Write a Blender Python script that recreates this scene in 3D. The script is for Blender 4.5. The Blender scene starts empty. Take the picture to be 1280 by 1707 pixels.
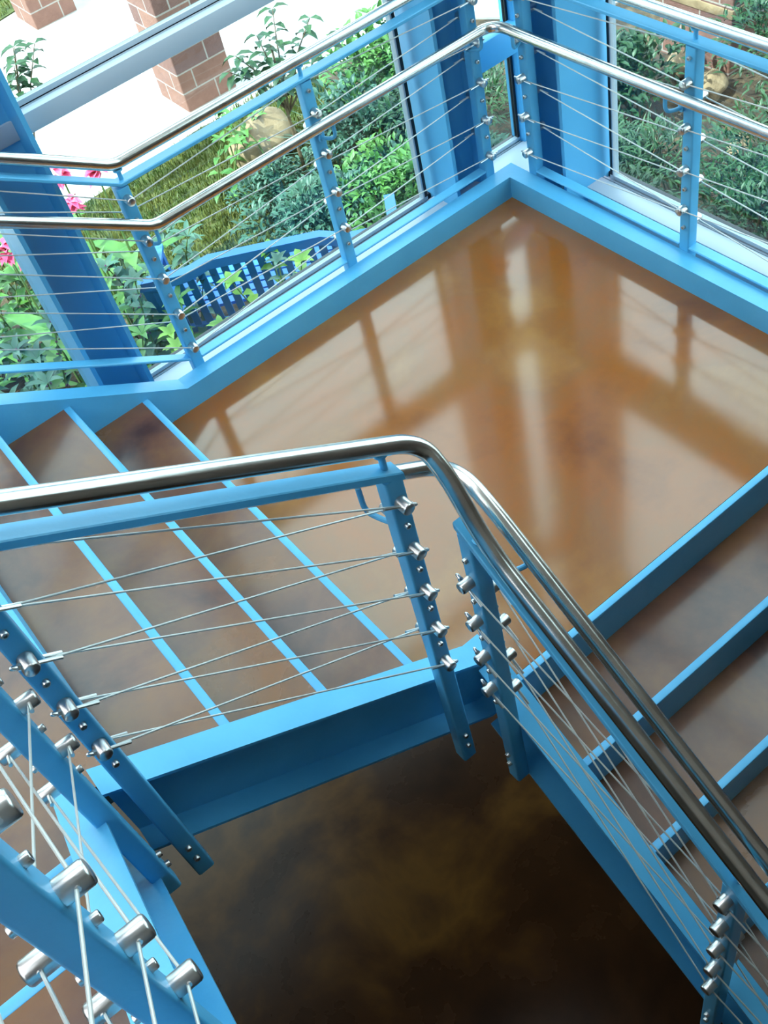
import bpy, bmesh, math, random
from mathutils import Vector, Matrix, Quaternion
random.seed(7)
scene = bpy.context.scene
COL = scene.collection

# ------------------------------------------------------------------ camera, world, sun, exposure
CAM = Vector((2.6387, 3.2848, 2.9426))
YAW, PITCH, ROLL, FPX = -2.0120, 0.8671, -0.2923, 1770.03
fwd = Vector((math.cos(PITCH)*math.cos(YAW), math.cos(PITCH)*math.sin(YAW), -math.sin(PITCH)))
r0 = fwd.cross(Vector((0, 0, 1))).normalized()
u0 = r0.cross(fwd)
rgt = math.cos(ROLL)*r0 + math.sin(ROLL)*u0
upv = -math.sin(ROLL)*r0 + math.cos(ROLL)*u0
cd = bpy.data.cameras.new('camera')
cam = bpy.data.objects.new('camera', cd)
COL.objects.link(cam)
m = Matrix((rgt, upv, -fwd)).transposed().to_4x4()
m.translation = CAM
cam.matrix_world = m
cd.sensor_fit = 'HORIZONTAL'
cd.sensor_width = 36.0
cd.lens = FPX/1280*36.0
cd.clip_start = 0.02
cd.clip_end = 200
scene.camera = cam

world = bpy.data.worlds.new('sky')
scene.world = world
world.use_nodes = True
bg = world.node_tree.nodes['Background']
bg.inputs['Color'].default_value = (0.86, 0.94, 1.0, 1)
bg.inputs['Strength'].default_value = 1.75

sd = bpy.data.lights.new('sun', 'SUN')
sd.energy = 3.6
sd.angle = math.radians(0.6)
sd.color = (1.0, 0.96, 0.88)
sun = bpy.data.objects.new('sun', sd)
COL.objects.link(sun)
SUN_DIR = Vector((0.70, -0.04, 0.80)).normalized()      # towards the sun
sun.rotation_euler = SUN_DIR.to_track_quat('Z', 'Y').to_euler()
sun.location = (8, 0, 12)

vs = scene.view_settings
vs.view_transform = 'Standard'
vs.look = 'None'
vs.gamma = 1
vs.exposure = 1.5
vs.use_curve_mapping = False
scene.cycles.use_denoising = True
scene.cycles.max_bounces = 10
scene.cycles.transparent_max_bounces = 12
scene.cycles.caustics_reflective = False
scene.cycles.caustics_refractive = False

# ------------------------------------------------------------------ materials
def lin(c):
    return tuple(((x/255)/12.92 if x/255 <= 0.04045 else ((x/255+0.055)/1.055)**2.4) for x in c) + (1,)

def mat(name, rgb, rough=0.5, metal=0.0, spec=0.5, coat=0.0):
    mt = bpy.data.materials.new(name)
    mt.use_nodes = True
    b = mt.node_tree.nodes['Principled BSDF']
    b.inputs['Base Color'].default_value = lin(rgb)
    b.inputs['Roughness'].default_value = rough
    b.inputs['Metallic'].default_value = metal
    b.inputs['Specular IOR Level'].default_value = spec
    b.inputs['Coat Weight'].default_value = coat
    return mt

def nodes_of(mt):
    nt = mt.node_tree
    return nt, nt.nodes, nt.links, nt.nodes['Principled BSDF']

def noisy(mt, cols, scale=3.0, detail=6.0, rough=0.55, bump=0.0, bscale=40, coords='Object', per_object=False, distort=0.0, rvar=None):
    nt, N, L, b = nodes_of(mt)
    tc = N.new('ShaderNodeTexCoord')
    src = tc.outputs[coords]
    if per_object:
        oi = N.new('ShaderNodeObjectInfo')
        ad = N.new('ShaderNodeVectorMath'); ad.operation = 'ADD'
        mu = N.new('ShaderNodeVectorMath'); mu.operation = 'SCALE'; mu.inputs['Scale'].default_value = 37.0
        cb = N.new('ShaderNodeCombineXYZ')
        for i in range(3):
            L.new(oi.outputs['Random'], cb.inputs[i])
        L.new(cb.outputs[0], mu.inputs[0])
        L.new(src, ad.inputs[0]); L.new(mu.outputs[0], ad.inputs[1])
        src = ad.outputs[0]
    nz = N.new('ShaderNodeTexNoise')
    nz.inputs['Scale'].default_value = scale
    nz.inputs['Detail'].default_value = detail
    nz.inputs['Roughness'].default_value = rough
    nz.inputs['Distortion'].default_value = distort
    L.new(src, nz.inputs['Vector'])
    cr = N.new('ShaderNodeValToRGB')
    e = cr.color_ramp.elements
    n = len(cols)
    while len(e) < n:
        e.new(0.5)
    for i, (p, c) in enumerate(cols):
        e[i].position = p
        e[i].color = lin(c)
    L.new(nz.outputs['Fac'], cr.inputs['Fac'])
    L.new(cr.outputs['Color'], b.inputs['Base Color'])
    if rvar:
        mr = N.new('ShaderNodeMapRange')
        mr.inputs['To Min'].default_value = rvar[0]
        mr.inputs['To Max'].default_value = rvar[1]
        L.new(nz.outputs['Fac'], mr.inputs['Value'])
        L.new(mr.outputs[0], b.inputs['Roughness'])
    if bump:
        n2 = N.new('ShaderNodeTexNoise')
        n2.inputs['Scale'].default_value = bscale
        n2.inputs['Detail'].default_value = 4
        L.new(src, n2.inputs['Vector'])
        bp = N.new('ShaderNodeBump')
        bp.inputs['Strength'].default_value = bump
        bp.inputs['Distance'].default_value = 0.02
        L.new(n2.outputs['Fac'], bp.inputs['Height'])
        L.new(bp.outputs['Normal'], b.inputs['Normal'])
    return mt

BLUE = noisy(mat('blue_paint', (84, 172, 216), rough=0.38, spec=0.5),
             [(0.3, (80, 168, 213)), (0.7, (90, 177, 220))], scale=6, bump=0.04, bscale=55)
STEEL = noisy(mat('brushed_steel', (206, 202, 195), rough=0.32, metal=1.0),
              [(0.3, (200, 196, 189)), (0.7, (222, 218, 211))], scale=14, rvar=(0.17, 0.27))
BRIGHT = mat('polished_steel', (205, 203, 200), rough=0.28, metal=1.0)
WIRE = mat('wire_rope', (206, 207, 202), rough=0.42, metal=0.45)
DARKSTEEL = mat('dark_socket', (30, 30, 32), rough=0.5, metal=0.6)

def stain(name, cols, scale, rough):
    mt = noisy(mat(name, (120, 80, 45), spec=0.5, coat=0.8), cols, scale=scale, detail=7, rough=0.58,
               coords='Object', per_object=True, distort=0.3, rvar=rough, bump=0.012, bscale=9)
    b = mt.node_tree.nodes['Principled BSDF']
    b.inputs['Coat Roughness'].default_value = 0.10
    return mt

LANDING_C = stain('stained_concrete_amber', [(0.28, (122, 68, 18)), (0.45, (146, 84, 22)), (0.55, (138, 86, 34)), (0.72, (156, 106, 44))], 1.7, (0.09, 0.17))
TREAD_C = stain('stained_concrete_tread', [(0.30, (70, 44, 38)), (0.45, (100, 64, 46)), (0.56, (114, 76, 48)), (0.72, (130, 82, 36))], 2.4, (0.2, 0.32))
TREAD_C.node_tree.nodes['Principled BSDF'].inputs['Coat Weight'].default_value = 0.25
LANDING_C.node_tree.nodes['Principled BSDF'].inputs['Coat Weight'].default_value = 0.65
FLOOR_C = stain('stained_concrete_shaded', [(0.32, (34, 16, 5)), (0.48, (52, 27, 8)), (0.60, (84, 52, 16)), (0.75, (46, 24, 9))], 1.3, (0.22, 0.34))  # same stain as the landing, with the shade down there worked into the colours
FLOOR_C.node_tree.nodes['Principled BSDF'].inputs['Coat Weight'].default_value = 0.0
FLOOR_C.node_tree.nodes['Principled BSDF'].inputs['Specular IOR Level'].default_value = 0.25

WALL = mat('painted_wall', (104, 94, 86), rough=0.8)
CEIL = mat('painted_ceiling', (222, 222, 220), rough=0.8)
ALU = mat('silver_frame', (176, 188, 198), rough=0.4, metal=0.0)
GASKET = mat('black_gasket', (10, 16, 30), rough=0.45)
COLBLUE = noisy(mat('column_paint', (82, 168, 214), rough=0.4), [(0.3, (78, 164, 212)), (0.7, (88, 173, 218))], scale=4)

GLASS = bpy.data.materials.new('window_glass')
GLASS.use_nodes = True
nt = GLASS.node_tree
nt.nodes.clear()
out = nt.nodes.new('ShaderNodeOutputMaterial')
mix = nt.nodes.new('ShaderNodeMixShader')
tr = nt.nodes.new('ShaderNodeBsdfTransparent')
tr.inputs['Color'].default_value = (0.80, 0.92, 0.93, 1)
gl = nt.nodes.new('ShaderNodeBsdfGlossy')
gl.inputs['Roughness'].default_value = 0.0
fr = nt.nodes.new('ShaderNodeFresnel')
fr.inputs['IOR'].default_value = 1.5
ge = nt.nodes.new('ShaderNodeNewGeometry')
sb = nt.nodes.new('ShaderNodeMath'); sb.operation = 'SUBTRACT'; sb.inputs[0].default_value = 1.0
ml = nt.nodes.new('ShaderNodeMath'); ml.operation = 'MULTIPLY'
nt.links.new(ge.outputs['Backfacing'], sb.inputs[1])
nt.links.new(fr.outputs[0], ml.inputs[0]); nt.links.new(sb.outputs[0], ml.inputs[1])
nt.links.new(ml.outputs[0], mix.inputs['Fac'])
nt.links.new(tr.outputs[0], mix.inputs[1])
nt.links.new(gl.outputs[0], mix.inputs[2])
nt.links.new(mix.outputs[0], out.inputs['Surface'])

DIFFUSER = bpy.data.materials.new('translucent_panel')
DIFFUSER.use_nodes = True
nt = DIFFUSER.node_tree
nt.nodes.clear()
out = nt.nodes.new('ShaderNodeOutputMaterial')
tl = nt.nodes.new('ShaderNodeBsdfTranslucent')
tl.inputs['Color'].default_value = (0.80, 0.82, 0.84, 1)
nt.links.new(tl.outputs[0], out.inputs['Surface'])

SOIL = noisy(mat('soil', (70, 55, 42), rough=0.95), [(0.35, (46, 38, 30)), (0.55, (84, 68, 50)), (0.7, (112, 96, 72))], scale=9, bump=0.5, bscale=60)
PATHM = noisy(mat('pale_concrete', (190, 186, 182), rough=0.85), [(0.35, (178, 175, 172)), (0.65, (196, 192, 188))], scale=2.5)
TURF = noisy(mat('turf', (90, 120, 50), rough=0.95), [(0.35, (60, 70, 38)), (0.55, (86, 96, 48)), (0.7, (120, 110, 70))], scale=6, bump=0.4, bscale=80)
ROCK = noisy(mat('boulder_stone', (200, 176, 140), rough=0.9), [(0.35, (128, 106, 80)), (0.65, (168, 142, 110))], scale=4, bump=0.9, bscale=9)

def leafmat(name, a, b2, rough=0.45):
    mt = noisy(mat(name, a, rough=rough), [(0.32, a), (0.68, b2)], scale=5, detail=3)
    pb = mt.node_tree.nodes['Principled BSDF']
    pb.inputs['Transmission Weight'].default_value = 0.0
    pb.inputs['Subsurface Weight'].default_value = 0.0
    return mt

LEAF_G = leafmat('leaf_green', (52, 104, 48), (92, 140, 62))
LEAF_Y = leafmat('leaf_yellow_green', (88, 138, 40), (132, 172, 58))
LEAF_T = leafmat('leaf_grey_green', (44, 86, 72), (72, 112, 90))
LEAF_D = leafmat('leaf_dark_green', (26, 58, 36), (48, 86, 46))
BLADE = leafmat('grass_blade', (70, 96, 40), (124, 126, 66))
STEM = mat('plant_stem', (96, 120, 62), rough=0.7)
BARK = mat('plant_bark', (110, 90, 66), rough=0.9)
PINK = noisy(mat('flower_pink', (232, 70, 120), rough=0.5), [(0.35, (226, 56, 108)), (0.65, (244, 110, 150))], scale=20)
PURPLE = mat('berry_purple', (104, 44, 92), rough=0.5)
BENCHM = mat('bench_paint', (50, 118, 190), rough=0.45)

# split-face block: courses run along x or y, up z
BRICK = bpy.data.materials.new('split_face_block')
BRICK.use_nodes = True
nt, N, L, b = nodes_of(BRICK)
tc = N.new('ShaderNodeTexCoord'); sx = N.new('ShaderNodeSeparateXYZ'); ad = N.new('ShaderNodeMath'); cb = N.new('ShaderNodeCombineXYZ')
L.new(tc.outputs['Object'], sx.inputs[0]); L.new(sx.outputs[0], ad.inputs[0]); L.new(sx.outputs[1], ad.inputs[1])
L.new(ad.outputs[0], cb.inputs[0]); L.new(sx.outputs[2], cb.inputs[1])
bt = N.new('ShaderNodeTexBrick')
bt.inputs['Scale'].default_value = 1.0
bt.inputs['Brick Width'].default_value = 0.40
bt.inputs['Bias'].default_value = -0.1
bt.inputs['Row Height'].default_value = 0.19
bt.inputs['Mortar Size'].default_value = 0.008
bt.inputs['Color1'].default_value = lin((164, 118, 104))
bt.inputs['Color2'].default_value = lin((128, 92, 88))
bt.inputs['Mortar'].default_value = lin((196, 184, 176))
L.new(cb.outputs[0], bt.inputs['Vector'])
nz = N.new('ShaderNodeTexNoise'); nz.inputs['Scale'].default_value = 9; nz.inputs['Detail'].default_value = 10; nz.inputs['Roughness'].default_value = 0.7
mx = N.new('ShaderNodeMix'); mx.data_type = 'RGBA'; mx.blend_type = 'MULTIPLY'; mx.inputs['Factor'].default_value = 0.6
cr = N.new('ShaderNodeValToRGB'); cr.color_ramp.elements[0].color = (0.30, 0.27, 0.29, 1); cr.color_ramp.elements[1].color = (1.25, 1.2, 1.15, 1)
L.new(tc.outputs['Object'], nz.inputs['Vector']); L.new(nz.outputs['Fac'], cr.inputs['Fac'])
L.new(bt.outputs['Color'], mx.inputs['A']); L.new(cr.outputs['Color'], mx.inputs['B'])
L.new(mx.outputs['Result'], b.inputs['Base Color'])
bp = N.new('ShaderNodeBump'); bp.inputs['Strength'].default_value = 0.8; bp.inputs['Distance'].default_value = 0.03
L.new(nz.outputs['Fac'], bp.inputs['Height']); L.new(bp.outputs['Normal'], b.inputs['Normal'])
b.inputs['Roughness'].default_value = 0.9

# ------------------------------------------------------------------ mesh helpers
class MB:
    def __init__(s):
        s.v = []; s.f = []
    def add(s, vs_, fs):
        o = len(s.v)
        s.v += [Vector(v) for v in vs_]
        s.f += [tuple(i+o for i in f) for f in fs]
    def sections(s, secs, caps=True):
        n = len(secs[0]); o = len(s.v)
        for sec in secs:
            s.v += [Vector(p) for p in sec]
        for k in range(len(secs)-1):
            for i in range(n):
                j = (i+1) % n
                s.f.append((o+k*n+i, o+k*n+j, o+(k+1)*n+j, o+(k+1)*n+i))
        if caps:
            s.f.append(tuple(o+i for i in range(n))[::-1])
            s.f.append(tuple(o+(len(secs)-1)*n+i for i in range(n)))
    def box(s, a, b_, bev=0.0):
        x0, y0, z0 = [min(p, q) for p, q in zip(a, b_)]
        x1, y1, z1 = [max(p, q) for p, q in zip(a, b_)]
        if bev <= 0:
            s.sections([[(x0, y0, z), (x1, y0, z), (x1, y1, z), (x0, y1, z)] for z in (z0, z1)])
            return
        t = bm_box(x1-x0, y1-y0, z1-z0, bev)
        c = Vector(((x0+x1)/2, (y0+y1)/2, (z0+z1)/2))
        s.add([v+c for v in t[0]], t[1])
    def tube(s, pts, r, n=14, caps=True):
        pts = [Vector(p) for p in pts]
        t = (pts[1]-pts[0]).normalized()
        ref = Vector((0, 0, 1)) if abs(t.z) < 0.9 else Vector((1, 0, 0))
        nrm = (ref - t*ref.dot(t)).normalized()
        secs = []
        for i, p in enumerate(pts):
            if i == 0: t2 = (pts[1]-pts[0]).normalized()
            elif i == len(pts)-1: t2 = (pts[i]-pts[i-1]).normalized()
            else: t2 = ((pts[i]-pts[i-1]).normalized() + (pts[i+1]-pts[i]).normalized()).normalized()
            nrm = (nrm - t2*nrm.dot(t2)).normalized()
            bi = t2.cross(nrm)
            rr = r[i] if isinstance(r, (list, tuple)) else r
            secs.append([p + rr*(math.cos(a)*nrm + math.sin(a)*bi) for a in [2*math.pi*k/n for k in range(n)]])
        s.sections(secs, caps)
    def mesh(s, name, org=Vector((0, 0, 0)), smooth=True, ang=35):
        me = bpy.data.meshes.new(name)
        me.from_pydata([tuple(v-org) for v in s.v], [], s.f)
        me.validate()
        me.update()
        bm = bmesh.new(); bm.from_mesh(me)
        if len(bm.faces) < 4000:
            bmesh.ops.recalc_face_normals(bm, faces=bm.faces)
        bm.to_mesh(me); bm.free()
        if smooth:
            me.polygons.foreach_set('use_smooth', [True]*len(me.polygons))
            me.set_sharp_from_angle(angle=math.radians(ang))
        return me

def bm_box(x, y, z, bev, seg=2):
    bm = bmesh.new()
    bmesh.ops.create_cube(bm, size=1.0)
    bmesh.ops.scale(bm, vec=(x, y, z), verts=bm.verts)
    bmesh.ops.bevel(bm, geom=list(bm.edges), offset=min(bev, 0.45*min(x, y, z)), segments=seg, affect='EDGES', profile=0.5)
    bm.verts.index_update()
    r = ([v.co.copy() for v in bm.verts], [tuple(v.index for v in f.verts) for f in bm.faces])
    bm.free()
    return r

def worg(o):
    p = Vector((0, 0, 0))
    while o is not None:
        p += Vector(o.location); o = o.parent
    return p

def thing(name, loc, label, cat, group=None):
    o = bpy.data.objects.new(name, None)
    o.empty_display_size = 0.1
    COL.objects.link(o)
    o.location = loc
    o['label'] = label; o['category'] = cat
    if group: o['group'] = group
    return o

def tag(o, label, cat, group=None, kind=None):
    o['label'] = label; o['category'] = cat
    if group: o['group'] = group
    if kind: o['kind'] = kind
    return o

def put(name, mb, material, parent=None, org=None, ang=35, smooth=True, label=None):
    """link mb (world coordinates) as ONE mesh object; with a parent it sits on the parent's origin"""
    base = worg(parent) if parent is not None else Vector((0, 0, 0))
    o_org = base if org is None else Vector(org)
    me = mb.mesh(name, o_org, smooth, ang)
    me.materials.append(material)
    o = bpy.data.objects.new(name, me)
    COL.objects.link(o)
    if parent is not None: o.parent = parent
    o.location = o_org - base
    if label: o['label'] = label
    return o

def put_mesh(name, me, parent, wloc, rot=None):
    o = bpy.data.objects.new(name, me)
    COL.objects.link(o)
    o.parent = parent
    o.location = Vector(wloc) - worg(parent)
    if rot is not None:
        o.rotation_mode = 'QUATERNION'
        o.rotation_quaternion = rot
    return o

def structure(o):
    o['kind'] = 'structure'
    return o

def fillet(pts, rad, n=10):
    pts = [Vector(p) for p in pts]
    out_ = [pts[0]]
    for i in range(1, len(pts)-1):
        a, p, c = pts[i-1], pts[i], pts[i+1]
        r = rad[i-1] if isinstance(rad, (list, tuple)) else rad
        d1 = min(r, 0.49*(a-p).length); d2 = min(r, 0.49*(c-p).length)
        s_, e_ = p+(a-p).normalized()*d1, p+(c-p).normalized()*d2
        for k in range(n+1):
            t = k/n
            out_.append((1-t)**2*s_ + 2*t*(1-t)*p + t*t*e_)
    out_.append(pts[-1])
    return out_

def rounded(w, d, r, seg=4):
    o = []
    for cx, cy, a0 in ((w/2-r, d/2-r, 0), (-w/2+r, d/2-r, 90), (-w/2+r, -d/2+r, 180), (w/2-r, -d/2+r, 270)):
        for k in range(seg+1):
            a = math.radians(a0+90*k/seg)
            o.append((cx+r*math.cos(a), cy+r*math.sin(a)))
    return o

def hbar(mb, path, axis, w, h, ch=0.003):
    """flat bar along path (points on the bar's top centreline); axis = horizontal width direction"""
    axis = Vector(axis)
    prof = [(-w/2, -ch), (-w/2+ch, 0), (w/2-ch, 0), (w/2, -ch), (w/2, -h+ch), (w/2-ch, -h), (-w/2+ch, -h), (-w/2, -h+ch)]
    mb.sections([[Vector(p)+axis*a+Vector((0, 0, b_)) for a, b_ in prof] for p in path])

def channel(mb, path, axis, web, flange, H, t=0.012):
    """C-channel: path = points on the top edge of the web's plain side; axis points from web to flange tips"""
    axis = Vector(axis)
    prof = [(0, 0), (flange, 0), (flange, -t), (t, -t), (t, -H+t), (flange, -H+t), (flange, -H), (0, -H)]
    mb.sections([[Vector(p)+axis*a+Vector((0, 0, b_)) for a, b_ in prof] for p in path])

# ------------------------------------------------------------------ dimensions
LX, LY, R, T = 1.9385, 1.8855, 0.1773, 0.2788
SL = R/T
HS = 0.1068
PIT = 0.1765
ZF = -12*R                     # lower floor
W1Y, W1X, WUX = 1.72, 1.70, 2.94   # inner edges of the three flights
Z4 = 4*R

# ------------------------------------------------------------------ room shell
def flat(name, mb, m_, org=(0, 0, 0)):
    return structure(put(name, mb, m_, None, org, smooth=False))

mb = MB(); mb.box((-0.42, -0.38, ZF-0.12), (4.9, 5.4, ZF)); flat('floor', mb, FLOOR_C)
XW, YW, ZC, YS0, YS1, YC = 4.9, 5.4, 4.9, 0.6, 2.2, 4.0      # far walls and roof
mb = MB(); mb.box((-0.55, -0.55, ZC), (0.6, YW+0.2, ZC+0.15)); mb.box((XW-0.1, -0.55, ZC), (XW+0.3, YW+0.2, ZC+0.15))
mb.box((0.6, -0.55, ZC), (XW-0.1, YS0, ZC+0.15)); mb.box((0.6, YS1, ZC), (XW-0.1, YW+0.2, ZC+0.15)); flat('ceiling', mb, CEIL)
mb = MB(); mb.box((0.6, YS0, ZC+0.05), (XW-0.1, YS1, ZC+0.08)); flat('window_101', mb, DIFFUSER)  # unseen translucent roof panel, added to light the stair from above
mb = MB(); mb.box((-0.42, YW, ZF-0.12), (XW+0.2, YW+0.2, ZC)); flat('wall_back', mb, WALL)
mb = MB()
mb.box((XW, -0.42, ZF-0.12), (XW+0.2, YW, 2.6)); mb.box((XW, -0.42, 2.6), (XW+0.2, 0.0, ZC)); mb.box((XW, YC, 2.6), (XW+0.2, YW, ZC))
flat('wall_right', mb, WALL)
mb = MB(); mb.box((XW+0.08, 0.0, 2.6), (XW+0.11, YC, ZC)); flat('window_102', mb, DIFFUSER)  # translucent panel added out of view to brighten the faces turned towards it

# window bays: plane y = YG (left wall) and x = XG (right wall)
YG, XG = -0.36, -0.415
LEVELS = [(ZF+0.02, -0.13), (-0.03, 1.19), (1.262, 3.3), (3.37, 4.88)]
nwin = 0
def window(axis, a, b_, z0, z1):
    """one glazed unit: a frame of four bars and its pane"""
    global nwin
    nwin += 1
    fr_ = MB()
    g = 0.018
    def bx(u0_, u1_, w0, w1, za, zb):
        if axis == 'y': fr_.box((u0_, YG+w0, za), (u1_, YG+w1, zb))
        else: fr_.box((XG+w0, u0_, za), (XG+w1, u1_, zb))
    for ua, ub in ((a, a+g), (b_-g, b_)):
        bx(ua, ub, -0.012, 0.012, z0+g, z1-g)
    o = structure(put('window_%d' % nwin, fr_, GASKET, None, smooth=False))
    main = fr_; fr_ = MB()
    for za, zb in ((z0, z0+g), (z1-g, z1)):
        bx(a, b_, -0.012, 0.012, za, zb)
    structure(put('sill_bar', fr_, ALU, o, smooth=False))
    p = MB()
    if axis == 'y': p.box((a+g, YG-0.004, z0+g), (b_-g, YG+0.004, z1-g))
    else: p.box((XG-0.004, a+g, z0+g), (XG+0.004, b_-g, z1-g))
    structure(put('pane', p, GLASS, o, smooth=False))
    return o

BAYS_Y = [(XG+0.04, -0.03), (0.225, 1.845), (2.03, 3.9), (4.0, 4.88)]
BAYS_X = [(YG+0.04, 0.0), (0.225, 2.2)]
mb = MB(); mb.box((XG-0.12, 2.2, ZF-0.12), (XG+0.08, YW, 2.9)); mb.box((XG-0.12, 4.6, 2.9), (XG+0.08, YW, ZC)); flat('added_wall_left', mb, WALL)  # unseen solid stretch, put in to keep window light off the stairwell faces
for a, b_ in BAYS_Y:
    for z0, z1 in LEVELS: window('y', a, b_, z0, z1)
for a, b_ in BAYS_X:
    for z0, z1 in LEVELS: window('x', a, b_, z0, z1)
window('x', 2.22, 4.58, 2.92, 4.88)  # unseen high window, added for a bright reflection along the descending handrail

# horizontal mullions (trim)
def mullion_y(name, z0, z1, yin, x0, x1):
    mb = MB()
    mb.box((x0, YG+0.030, z0), (x1, yin, z1), 0.003)
    mb.box((x0, YG+0.012, z0+0.006), (x1, YG+0.022, z1-0.004))
    cap = MB(); cap.box((x0, YG-0.05, z0), (x1, YG-0.014, z1+0.004), 0.003)
    mb.box((x0, YG-0.014, z0+0.01), (x1, YG+0.030, z1-0.022))
    o = structure(put(name, mb, ALU, None, ang=30))
    structure(put('outer_cap', cap, GASKET, o, ang=30))
    return o
def mullion_x(name, z0, z1, xin, y0, y1):
    mb = MB()
    mb.box((XG+0.030, y0, z0), (xin, y1, z1), 0.003)
    mb.box((XG+0.012, y0, z0+0.006), (XG+0.022, y1, z1-0.004))
    cap = MB(); cap.box((XG-0.05, y0, z0), (XG-0.014, y1, z1+0.004), 0.003)
    mb.box((XG-0.014, y0, z0+0.01), (XG+0.030, y1, z1-0.022))
    o = structure(put(name, mb, ALU, None, ang=30))
    structure(put('outer_cap', cap, GASKET, o, ang=30))
    return o
k = 0
for z0, z1, yin, xin in ((-0.13, -0.03, -0.135, -0.29), (1.19, 1.262, -0.285, -0.335), (3.3, 3.37, -0.285, -0.335)):
    k += 1; mullion_y('trim_%d' % k, z0, z1, yin, XG, 4.9)
    k += 1; mullion_x('trim_%d' % k, z0, z1, xin, yin, 2.2)
# corner cross beam
mb = MB(); mb.box((-0.40, YG+0.015, 0.45), (0.0, YG+0.075, 0.58), 0.004); structure(put('trim_%d' % (k+1), mb, COLBLUE))
mb = MB(); mb.box((-0.33, -0.33, -0.125), (-0.085, -0.02, -0.031), 0.003); structure(put('trim_12', mb, ALU))
# glazing-corner mullion and plain mullions further along
def mull_v(name, x0, y0, x1, y1, m_=ALU):
    mb = MB(); mb.box((x0, y0, ZF), (x1, y1, 4.9), 0.006); return structure(put(name, mb, m_))
mull_v('trim_8', XG-0.05, YG-0.05, XG+0.045, YG+0.045, COLBLUE)
mull_v('trim_9', 3.9, YG-0.05, 4.0, YG+0.05, COLBLUE)
# silver jamb strips beside the columns
def jamb(name, x0, y0, x1, y1):
    mb = MB(); mb.box((x0, y0, ZF), (x1, y1, 4.9), 0.002); return structure(put(name, mb, ALU))
jamb('trim_10', 0.243, YG-0.02, 0.252, YG+0.016)
jamb('trim_11', XG-0.02, 0.243, XG+0.016, 0.250)

# ------------------------------------------------------------------ steel columns
def column(x0, y0, x1, y1, label, ties, along='x'):
    """wide-flange section; the two flanges face +-x ('x') or +-y ('y')"""
    t = thing('steel_column', ((x0+x1)/2, (y0+y1)/2, ZF), label, 'column')
    cx, cy = (x0+x1)/2, (y0+y1)/2
    if along == 'x': H_, B_ = (x1-x0)/2, (y1-y0)/2
    else: H_, B_ = (y1-y0)/2, (x1-x0)/2
    tf, tw, k_ = 0.018, 0.007, 0.014
    q = [(H_, B_), (H_-tf, B_), (H_-tf, tw+k_), (H_-tf-0.3*k_, tw+0.3*k_), (H_-tf-k_, tw)]
    prof = q + [(-a, b_) for a, b_ in q[::-1]] + [(-a, -b_) for a, b_ in q] + [(a, -b_) for a, b_ in q[::-1]]
    if along == 'y': prof = [(b_, a) for a, b_ in prof]
    mb = MB()
    mb.sections([[(cx+a, cy+b_, z) for a, b_ in prof] for z in (ZF, 4.9)])
    put('column_shaft', mb, COLBLUE, t, ang=30)
    for p0, p1 in ties:
        tb = MB(); tb.tube([p0, p1], 0.032, 16)
        put('tie_bar', tb, BLUE, t)
    return t
column(1.845, -0.44, 2.055, -0.165, 'broad blue steel column beside the stair bend at the window', [((1.93, -0.17, 0.06), (1.93, -0.07, 0.06))])
column(-0.03, -0.40, 0.190, -0.155, 'blue steel column standing behind the corner post, left of the window corner', [((0.07, -0.16, -0.06), (0.07, -0.07, -0.06))])
column(-0.45, 0.0, -0.165, 0.190, 'blue steel column on the shrub side, right of the window corner', [((-0.17, 0.09, -0.05), (-0.07, 0.09, -0.05))], along='y')

# ------------------------------------------------------------------ stairs
def slab(name, poly, z0, z1, m_, parent, org=None):
    mb = MB()
    mb.sections([[(x, y, z) for x, y in poly] for z in (z0, z1)])
    return put(name, mb, m_, parent, org, smooth=False)

land = thing('stair_landing', (0.9, 0.9, 0), 'square amber stained concrete landing edged in blue steel at the window corner', 'landing')
slab('floor_slab', [(0.0, 0.0), (LX+0.004, 0.0), (LX+0.004, W1Y), (W1X, W1Y), (W1X, LY-0.028), (0.0, LY-0.028)], -0.10, 0.0, LANDING_C, land)
mb = MB(); channel(mb, [(-0.08, 0, HS), (1.774, 0, HS)], (0, -1, 0), 0, 0.08, 0.31); put('edge_channel', mb, BLUE, land)
mb = MB(); channel(mb, [(0, 0.0, HS), (0, 1.77, HS)], (-1, 0, 0), 0, 0.08, 0.31); put('edge_channel', mb, BLUE, land)

def nosing_x(x, z, y0, y1, parent, first=False):
    mb = MB(); mb.box((x, y0, z-0.022), (x+0.028, y1, z+0.001), 0.005); mb.box((x+0.001, y0, z-R-(0.02 if not first else 0)), (x+0.008, y1, z-0.01))
    return put('nosing', mb, BLUE, parent)

mid = thing('stair_flight', (LX+0.4, 0.9, 0), 'short flight of brown concrete steps rising from the landing along the bench-side window', 'stairs', 'stair flights')
for kk in range(1, 5):
    x = LX+(kk-1)*T
    nosing_x(x, kk*R, 0.0, W1Y, mid)
    if kk < 4:
        mb = MB(); mb.box((x+0.027, 0.0, kk*R-0.05), (x+T+0.004, W1Y, kk*R-0.001))
        put('tread', mb, TREAD_C, mid, org=(x, 0.8, kk*R), smooth=False)
mb = MB(); channel(mb, [(1.774, 0, HS), (2.774, 0, HS+SL*1.0)], (0, -1, 0), 0, 0.08, 0.36); put('stringer', mb, BLUE, mid)
mb = MB(); channel(mb, [(1.712, W1Y, HS+0.006), (1.774, W1Y, HS+0.006), (2.838, W1Y, HS+0.006+SL*(2.838-1.774))], (0, 1, 0), 0, 0.086, 0.345); put('stringer', mb, BLUE, mid)

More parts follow.
